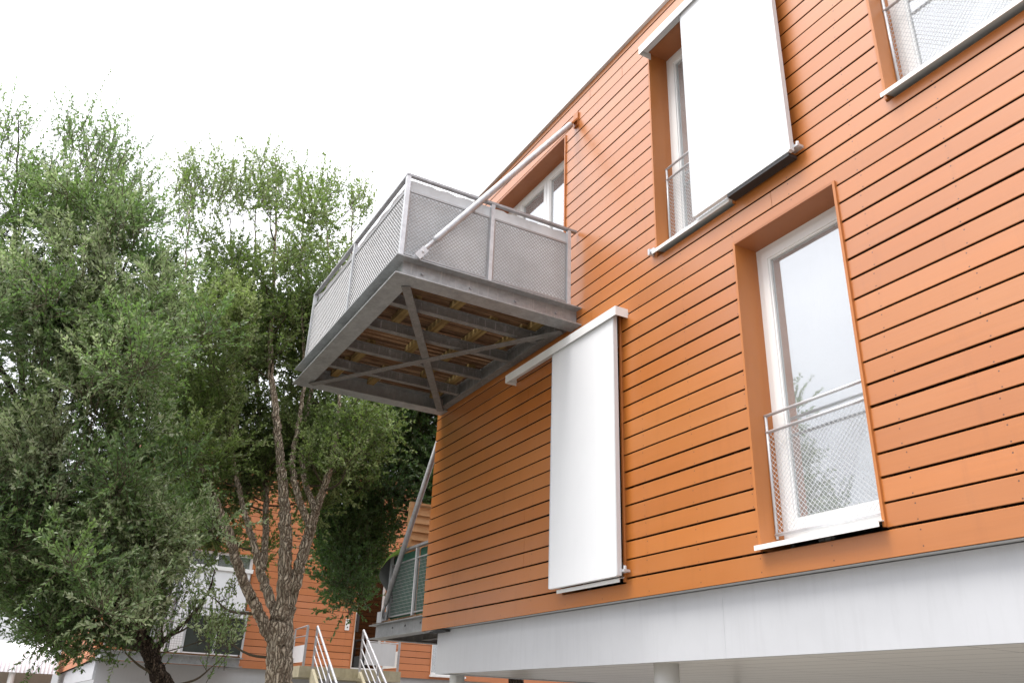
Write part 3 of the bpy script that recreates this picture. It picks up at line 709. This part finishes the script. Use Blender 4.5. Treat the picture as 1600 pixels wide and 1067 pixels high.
def leaves_mesh(name, P, D, U, L, Wd, tint, mat, parent, off):
    """one kite-shaped leaf per row: P base, D direction, U width direction"""
    n = len(P); V = np.empty((n, 4, 3)); nrm = np.cross(D, U)
    V[:, 0] = P; V[:, 2] = P + D*L[:, None]
    V[:, 1] = P + D*(L*.48)[:, None] + U*(Wd*.5)[:, None] + nrm*(Wd*.16)[:, None]
    V[:, 3] = P + D*(L*.48)[:, None] - U*(Wd*.5)[:, None] + nrm*(Wd*.16)[:, None]
    V = V.reshape(-1, 3) - off
    me = bpy.data.meshes.new(name); me.vertices.add(n*4); me.vertices.foreach_set('co', V.astype(np.float32).ravel())
    me.loops.add(n*4); me.loops.foreach_set('vertex_index', np.arange(n*4, dtype=np.int32))
    me.polygons.add(n); me.polygons.foreach_set('loop_start', np.arange(0, n*4, 4, dtype=np.int32)); me.polygons.foreach_set('loop_total', np.full(n, 4, dtype=np.int32))
    a = me.attributes.new('tint', 'FLOAT', 'FACE'); a.data.foreach_set('value', tint.astype(np.float32))
    me.update(calc_edges=True); me.materials.append(mat)
    o = bpy.data.objects.new(name, me); link(o, parent); return o

def unit(a): return a/np.maximum(np.linalg.norm(a, axis=-1, keepdims=True), 1e-9)

def smooth_path(pts, rads, sub=5):
    P = np.array(pts); k = len(P); out = []; rr = []
    for i in range(k-1):
        p0, p1, p2, p3 = P[max(i-1, 0)], P[i], P[i+1], P[min(i+2, k-1)]
        for j in range(sub):
            t = j/sub
            out.append(.5*((2*p1)+(-p0+p2)*t+(2*p0-5*p1+4*p2-p3)*t*t+(-p0+3*p1-3*p2+p3)*t**3)); rr.append(rads[i]*(1-t)+rads[i+1]*t)
    out.append(P[-1]); rr.append(rads[-1]); return out, rr

def tree(name, label, base, limbs, clumps, lmat, bmat, leaf=(.05, .018), tw=14, nl=24, seed=1, pale=.1, wob=.10, thin=.74):
    """limbs: paths of ((px, py, dist), radius); clumps: rows of (point, radius, kind) kind 0 dense, 1 feathery top shoot, 2 pale spray"""
    root = empty(name, base, label, 'tree'); off = np.array(base, float); g = np.random.default_rng(seed)
    tm = MB(); nodes = []
    for i, lim in enumerate(limbs):
        pts = [at(*p) if len(p) == 3 else np.array(p[1:]) for p, r in lim]; rad = [r for p, r in lim]
        if i == 0: pts[0] = np.array(base) + np.array([0, 0, -.15])
        big = rad[0] > .05; rad = [q*thin if q < .12 else q*(thin+(.86-thin)*min(1, (q-.12)/.07)) for q in rad] if big else rad; P, R_ = smooth_path(pts, rad, 16 if big else 6)
        P = [p + g.normal(0, .008, 3)*(1 if 0 < k < len(P)-1 else 0) for k, p in enumerate(P)]
        tm.tube(P, R_, 34 if big else 10, True, .05, wob*1.6 if big else 0)
        nodes += [(p, r) for p, r in zip(P, R_) if p[2] > base[2]+1.6]
    tk = tm.build('trunk', bmat, root, True)
    NP = np.array([p for p, r in nodes]); NR = np.array([r for p, r in nodes])
    bm = MB(); TP = []; TD = []; TL = []; TK = []; TC = []
    C0 = np.array([c for c, r, k in clumps]); dd = np.array([np.min(np.linalg.norm(NP-c, axis=1)) for c in C0])
    for ci in np.argsort(dd):
        c, r, kind = clumps[ci]; c = np.array(c)
        d = NP - c; dist = np.linalg.norm(d, axis=1) + np.maximum(d[:, 2]+.2, 0)*1.5
        j = int(np.argmin(dist)); s = NP[j]; ln = np.linalg.norm(c-s)
        if ln > .12:
            mid = (s+c)/2 + np.array([g.normal(0, .06), g.normal(0, .06), -.08*ln])*min(1, ln)
            r0 = min(NR[j]*.75, .010+.012*ln); path, rr = smooth_path([s, mid, c], [r0, r0*.8, max(r0*.45, .005)], 4)
            bm.tube(path, rr, 5, False)
            NP = np.vstack([NP, path[len(path)//3:]]); NR = np.concatenate([NR, rr[len(path)//3:]])
        nt_ = max(3, int(tw*(.6 if kind == 1 else 1.0)*g.uniform(.75, 1.25)))
        if kind == 1:
            st = c + np.clip(g.normal(0, r*.45, (nt_, 3)), -r*.8, r*.8); dr_ = unit(g.normal(0, .33, (nt_, 3)) + np.array([0, 0, 1.0])); L = g.uniform(.25, .72, nt_)*min(1.0, r/.3)
        elif kind == 2:
            ax = unit(np.array([g.normal(.5, .4), g.normal(-.5, .4), g.uniform(.2, .9)]))
            st = c + ax*g.uniform(-.2, .35, (nt_, 1)) + g.normal(0, .07, (nt_, 3)); dr_ = unit(ax + g.normal(0, .45, (nt_, 3))); L = g.uniform(.15, .4, nt_)
        else:
            q = g.normal(0, 1, (nt_, 3)); q = unit(q); st = c + q*r*g.uniform(.1, .75, (nt_, 1)); dr_ = unit(q*.75 + np.array([0, 0, .62]) + g.normal(0, .35, (nt_, 3))); L = g.uniform(.22, .55, nt_)
        TC.append(np.full(nt_, g.normal(.30, .17) + (.3 if g.random() < pale else 0))); TP.append(st); TD.append(dr_); TL.append(L); TK.append(np.full(nt_, kind))
    TP = np.vstack(TP); TD = np.vstack(TD); TL = np.concatenate(TL); TK = np.concatenate(TK); TC = np.concatenate(TC); n = len(TP)
    cur = g.normal(0, .16, (n, 3)) + np.array([0, 0, .12]); cur[TK == 0, 2] -= .1
    # twigs: three-sided stems, two segments
    side_ = unit(np.cross(TD, g.normal(0, 1, (n, 3)))); oth = np.cross(TD, side_); V = []; 
    for s, rr in ((0, .0045), (.5, .0032), (1.0, .0012)):
        ctr = TP + TD*(TL*s)[:, None] + cur*((TL*s)**2)[:, None]
        for k in range(3): V.append(ctr + rr*(side_*math.cos(2.094*k)+oth*math.sin(2.094*k)))
    V = np.stack(V, 1).reshape(-1, 3); b0 = np.arange(n)*9; F = []
    for sgm in range(2):
        for k in range(3):
            F.append(np.stack([b0+3*sgm+k, b0+3*sgm+(k+1) % 3, b0+3*sgm+3+(k+1) % 3, b0+3*sgm+3+k], 1))
    F = np.concatenate(F); bb = len(bm.v)
    bm.v += [tuple(p) for p in V]; bm.f += [tuple(int(i)+bb for i in f) for f in F]; bm.mi += [0]*len(F)
    bm.build('branches', M_twig, root)
    # leaves
    cnt = np.maximum(4, (nl*TL/.4*np.where(TK == 1, .62, np.where(TK == 2, 1.25, 1.0))*g.uniform(.8, 1.2, n))).astype(int)
    idx = np.repeat(np.arange(n), cnt); N = len(idx); s = g.uniform(.06, 1.02, N)
    L = TL[idx]; ctr = TP[idx] + TD[idx]*(L*s)[:, None] + cur[idx]*((L*s)**2)[:, None]; ax = unit(TD[idx] + cur[idx]*(2*L*s)[:, None])
    rad = unit(np.cross(ax, g.normal(0, 1, (N, 3)))); sp_a = g.uniform(.45, 1.15, (N, 1)); d = unit(ax*np.cos(sp_a) + rad*np.sin(sp_a))
    u = unit(np.cross(d, unit(g.normal(0, 1.0, (N, 3)) + np.array([.1, .35, .35]))))
    LL = leaf[0]*g.uniform(.6, 1.25, N)*np.where(TK[idx] == 1, .92, 1.0); WW = leaf[1]*g.uniform(.75, 1.25, N)
    tw_t = np.clip(TC + g.normal(0, .09, n), 0, 1)
    tint = tw_t[idx] + g.normal(0, .09, N) + .12*s
    tint = np.where(TK[idx] == 2, .82+g.normal(0, .14, N), tint); tint = np.where(TK[idx] == 1, tint+.08, tint)
    leaves_mesh('crown', ctr, d, u, LL, WW, np.clip(tint, 0, 1), lmat, root, off)
    print(name, 'leaves', N, 'twigs', n)
    return root

def fill(poly, n, dist, spread, seed, r=(.22, .38), kind=lambda x, y: 0, keep=lambda x, y: 1.0, lobe=0, back=None):
    """clump centres inside an outline; lobe > 0 gathers them in boughs of that many clumps with gaps between"""
    g = random.Random(seed); xs_ = [p[0] for p in poly]; ys_ = [p[1] for p in poly]; out = []; tries = 0
    while len(out) < n and tries < n*80:
        tries += 1
        x = g.uniform(min(xs_), max(xs_)); y = g.uniform(min(ys_), max(ys_))
        if not inside(poly, x, y) or g.random() > keep(x, y): continue
        dd = dist+g.gauss(0, spread)+(back(x, y) if back else 0); k = kind(x, y)
        if lobe == 0 or k == 1:
            out.append((at(x, y, dd), g.uniform(*r), k)); continue
        c = at(x, y, dd)
        for _ in range(lobe):
            q = c + np.array([g.gauss(0, .25), g.gauss(0, .25), g.gauss(0, .15)])
            out.append((q, g.uniform(*r)*.9, k))
    return out
def leaders(x, xs_, w): return max(math.exp(-((x-c)/w)**2) for c in xs_)
def lobes(x, y, holes):
    p = 1.0
    for hx, hy, hr, k in holes:
        d = math.hypot(x-hx, y-hy)
        if d < hr: p *= k
    return p

# middle tree: several corky stems from a low fork
T = 12.6
mid_limbs = [
 [((437, 1330, T), .26), ((437, 1180, T), .225), ((436, 1060, T), .205), ((438, 985, T), .20), ((442, 945, T), .15)],
 [((432, 1010, T), .13), ((408, 965, T-.1), .105), ((380, 905, T-.2), .092), ((356, 830, T-.3), .078), ((330, 765, T-.3), .062), ((300, 690, T-.3), .045), ((285, 560, T-.2), .03), ((290, 420, T), .018), ((300, 290, T), .007)],
 [((434, 965, T), .10), ((409, 900, T+.2), .085), ((394, 840, T+.3), .062), ((377, 780, T+.4), .05), ((362, 690, T+.5), .036), ((365, 520, T+.4), .024), ((360, 340, T+.3), .008)],
 [((411, 890, T+.2), .07), ((416, 800, T+.7), .062), ((412, 720, T+.9), .055), ((404, 640, T+1.0), .04), ((398, 480, T+.9), .025), ((400, 320, T+.8), .008)],
 [((442, 975, T), .15), ((446, 880, T-.1), .125), ((445, 800, T-.1), .11), ((438, 720, T-.1), .085), ((430, 640, T-.1), .072), ((422, 560, T), .055), ((428, 430, T), .035), ((432, 300, T), .016), ((430, 215, T), .004)],
 [((446, 965, T), .14), ((468, 885, T-.1), .11), ((486, 825, T-.2), .098), ((492, 800, T-.2), .085), ((512, 745, T-.2), .068), ((525, 680, T-.1), .05), ((530, 610, T), .036), ((520, 470, T), .022), ((505, 300, T), .008)],
 [((486, 822, T-.2), .08), ((466, 775, T-.2), .065), ((457, 720, T), .055), ((470, 640, T+.2), .042), ((475, 560, T+.3), .03), ((470, 400, T+.3), .014), ((480, 280, T+.3), .006)],
 [((492, 800, T-.2), .05), ((470, 700, T+.4), .04), ((500, 560, T+.6), .028), ((545, 440, T+.5), .018), ((550, 300, T+.5), .006)],
]
mid_poly = [(264, 350), (300, 285), (345, 285), (375, 310), (415, 295), (455, 310), (500, 290), (545, 312), (570, 350), (560, 430), (560, 560), (610, 640), (560, 700), (500, 735), (440, 760), (380, 775), (330, 770), (270, 700), (255, 560), (262, 430)]
mid_top = [(264, 320), (290, 265), (320, 262), (345, 280), (400, 258), (440, 260), (470, 280), (500, 262), (540, 300), (572, 305), (578, 350), (520, 345), (440, 330), (380, 335), (320, 330), (270, 380)]
mid_holes = [(395, 470, 24, .1), (450, 540, 22, .1), (310, 470, 20, .2), (530, 620, 24, .1), (345, 590, 22, .2), (425, 590, 30, .45), (480, 600, 26, .55), (500, 690, 30, .5), (355, 700, 26, .5), (262, 380, 40, .15), (400, 330, 18, .3), (455, 360, 20, .4), (420, 660, 26, .5), (550, 345, 25, .4), (400, 800, 60, .2)]
ML = (296, 365, 430, 492, 552)
cl_mid = fill(mid_poly, 450, T, .7, 21, (.20, .33), lambda x, y: 1 if y < 350 and rnd.random() < .6 else 0,
    lambda x, y: lobes(x, y, mid_holes)*(1.0 if y > 450 else (.34+.66*max(0, y-300)/150)*(.32+.68*leaders(x, ML, 28))), 5, lambda x, y: 1.1 if y > 500 and 330 < x < 545 else 0)
cl_mid += fill(mid_top, 66, T, .6, 22, (.2, .34), lambda x, y: 1, lambda x, y: leaders(x, ML, 24))
cl_mid += fill([(300, 480), (370, 440), (420, 520), (360, 620), (290, 640)], 22, T-.9, .25, 23, (.2, .3), lambda x, y: 2)
cl_mid += fill([(290, 880), (350, 880), (380, 1000), (330, 1010), (280, 940)], 14, T+.8, .3, 24, (.12, .2), lambda x, y: 1)
cl_mid += fill([(255, 640), (400, 650), (425, 760), (400, 830), (345, 880), (290, 880), (255, 800)], 84, T+1.1, .3, 26, (.2, .32), lambda x, y: 0, lambda x, y: .7 if y > 740 and x > 340 else 1, 3)
cl_mid += fill([(430, 650), (520, 650), (500, 740), (440, 740)], 14, T+1.2, .2, 27, (.2, .3))
cl_mid += fill([(440, 660), (600, 660), (560, 800), (500, 830), (450, 780)], 34, T+1.4, .25, 28, (.2, .3), lambda x, y: 0, lambda x, y: .6)
cl_mid += fill([(470, 690), (560, 640), (600, 700), (520, 760)], 18, T+.5, .3, 25, (.2, .32))
tree('cork_oak', 'tall tree with several corky tan stems forking low, left of the balcony', tuple(at(437, 1330, T)*np.array([1, 1, 0])+np.array([0, 0, -.45])), mid_limbs, cl_mid, M_leaf_oak, M_cork, (.056, .027), 17, 27, 5, .12)

# left tree: leaning dark trunk, grey green crown running out of the frame
A = 10.2
left_limbs = [
 [((262, 1330, A), .15), ((262, 1120, A), .13), ((246, 1050, A), .112), ((222, 1000, A), .098), ((196, 965, A), .085)],
 [((205, 975, A), .09), ((150, 925, A), .075), ((95, 800, A+.2), .06), ((45, 650, A+.3), .05), ((22, 480, A+.3), .036), ((25, 320, A+.2), .02), ((30, 180, A), .006)],
 [((200, 968, A), .085), ((186, 850, A+.2), .07), ((172, 650, A+.3), .05), ((165, 470, A+.3), .034), ((145, 320, A+.2), .018), ((130, 190, A+.1), .006)],
 [((185, 950, A), .05), ((80, 700, A-.4), .045), ((110, 560, A-.5), .03), ((190, 430, A-.5), .016), ((220, 330, A-.5), .006)],
 [((232, 1018, A), .04), ((275, 985, A+.2), .024), ((320, 935, A+.3), .014), ((335, 890, A+.3), .006)],
 [((150, 925, A), .05), ((20, 850, A-.2), .04), ((-80, 700, A), .03), ((-90, 450, A+.2), .02), ((-70, 250, A+.2), .007)],
 [((45, 650, A+.3), .035), ((-20, 520, A+.4), .026), ((-30, 330, A+.4), .012)],
]
left_poly = [(-200, 250), (-60, 230), (0, 235), (60, 250), (110, 235), (165, 260), (215, 330), (230, 400), (244, 480), (240, 560), (228, 680), (235, 800), (250, 870), (220, 915), (140, 960), (60, 1000), (-60, 1010), (-200, 1000)]
left_top = [(-40, 210), (20, 200), (50, 260), (85, 240), (125, 190), (150, 215), (180, 260), (215, 290), (235, 330), (235, 420), (150, 330), (60, 330), (-40, 300)]
left_holes = [(42, 590, 72, .03), (75, 700, 34, .05), (105, 750, 42, .05), (195, 672, 46, .06), (70, 955, 50, .04), (150, 560, 26, .2), (215, 290, 40, .3), (60, 300, 30, .4), (20, 830, 22, .3), (250, 370, 40, .2)]
LL_ = (-70, 25, 118, 165, 212)
cl_left = fill(left_poly, 450, A, .75, 31, (.19, .32), lambda x, y: 1 if y < 330 and rnd.random() < .6 else 0,
    lambda x, y: lobes(x, y, left_holes)*(1.0 if y > 470 else (.14+.86*max(0, y-290)/180)*(.3+.7*leaders(x, LL_, 26)))*(1.0 if x > -30 else .55), 6)
cl_left += fill(left_top, 42, A, .5, 32, (.2, .33), lambda x, y: 1, lambda x, y: leaders(x, LL_, 24))
cl_left += fill([(130, 490), (270, 450), (300, 520), (200, 620), (130, 620)], 54, A-1.0, .2, 33, (.2, .3), lambda x, y: 2)
cl_left += fill([(90, 400), (180, 370), (200, 450), (110, 480)], 14, A-1.0, .2, 37, (.2, .3), lambda x, y: 2)
cl_left += fill([(150, 830), (290, 790), (290, 880), (180, 920)], 34, A-.9, .2, 34, (.2, .3), lambda x, y: 2)
cl_left += fill([(-10, 640), (90, 640), (120, 740), (20, 800)], 16, A-1.0, .2, 38, (.2, .3), lambda x, y: 2)
cl_left += fill([(30, 960), (160, 940), (230, 1000), (120, 1035), (30, 1020)], 20, A+.1, .3, 39, (.14, .22), lambda x, y: 0)
cl_left += fill([(20, 430), (60, 420), (70, 520), (30, 520)], 7, A-1.1, .1, 35, (.2, .3), lambda x, y: 2)
cl_left += fill([(170, 960), (330, 930), (370, 1000), (320, 1060), (180, 1030)], 20, A+.2, .3, 36, (.12, .2), lambda x, y: 1)
tree('olive_tree', 'grey green tree with dark leaning trunk at the left edge', tuple(at(262, 1330, A)*np.array([1, 1, 0])+np.array([0, 0, -.45])), left_limbs, cl_left, M_leaf_grey, M_darkbark, (.054, .020), 20, 32, 6, .22)

# dark tree behind the end of the main block
B = 15.5
back_limbs = [
 [((815, 1280, B), .2), ((805, 1050, B), .16), ((750, 900, B), .13), ((690, 800, B), .10), ((655, 690, B), .07), ((650, 560, B), .04), ((640, 470, B), .012)],
 [((750, 900, B), .08), ((640, 790, B), .06), ((560, 720, B), .04), ((545, 640, B+.2), .012)],
 [((640, 800, B), .06), ((700, 700, B), .04), ((720, 600, B), .015)],
]
back_poly = [(600, 560), (680, 540), (760, 540), (760, 800), (660, 810), (640, 790), (655, 750), (600, 830), (600, 860), (590, 920), (570, 945), (540, 950), (515, 905), (500, 880), (490, 800), (515, 740), (560, 700), (570, 640)]
back_holes = [(590, 735, 20, .3), (640, 840, 26, .1), (515, 780, 26, .45), (560, 752, 20, .3)]
cl_back = fill(back_poly, 380, B, .8, 41, (.26, .40), lambda x, y: 0, lambda x, y: lobes(x, y, back_holes))
tree('evergreen_tree', 'dark evergreen tree behind the corner of the orange block', tuple(at(815, 1280, B)*np.array([1, 1, 0])+np.array([0, 0, -.45])), back_limbs, cl_back, M_leaf_dark, M_darkbark, (.07, .032), 18, 24, 7, .1)
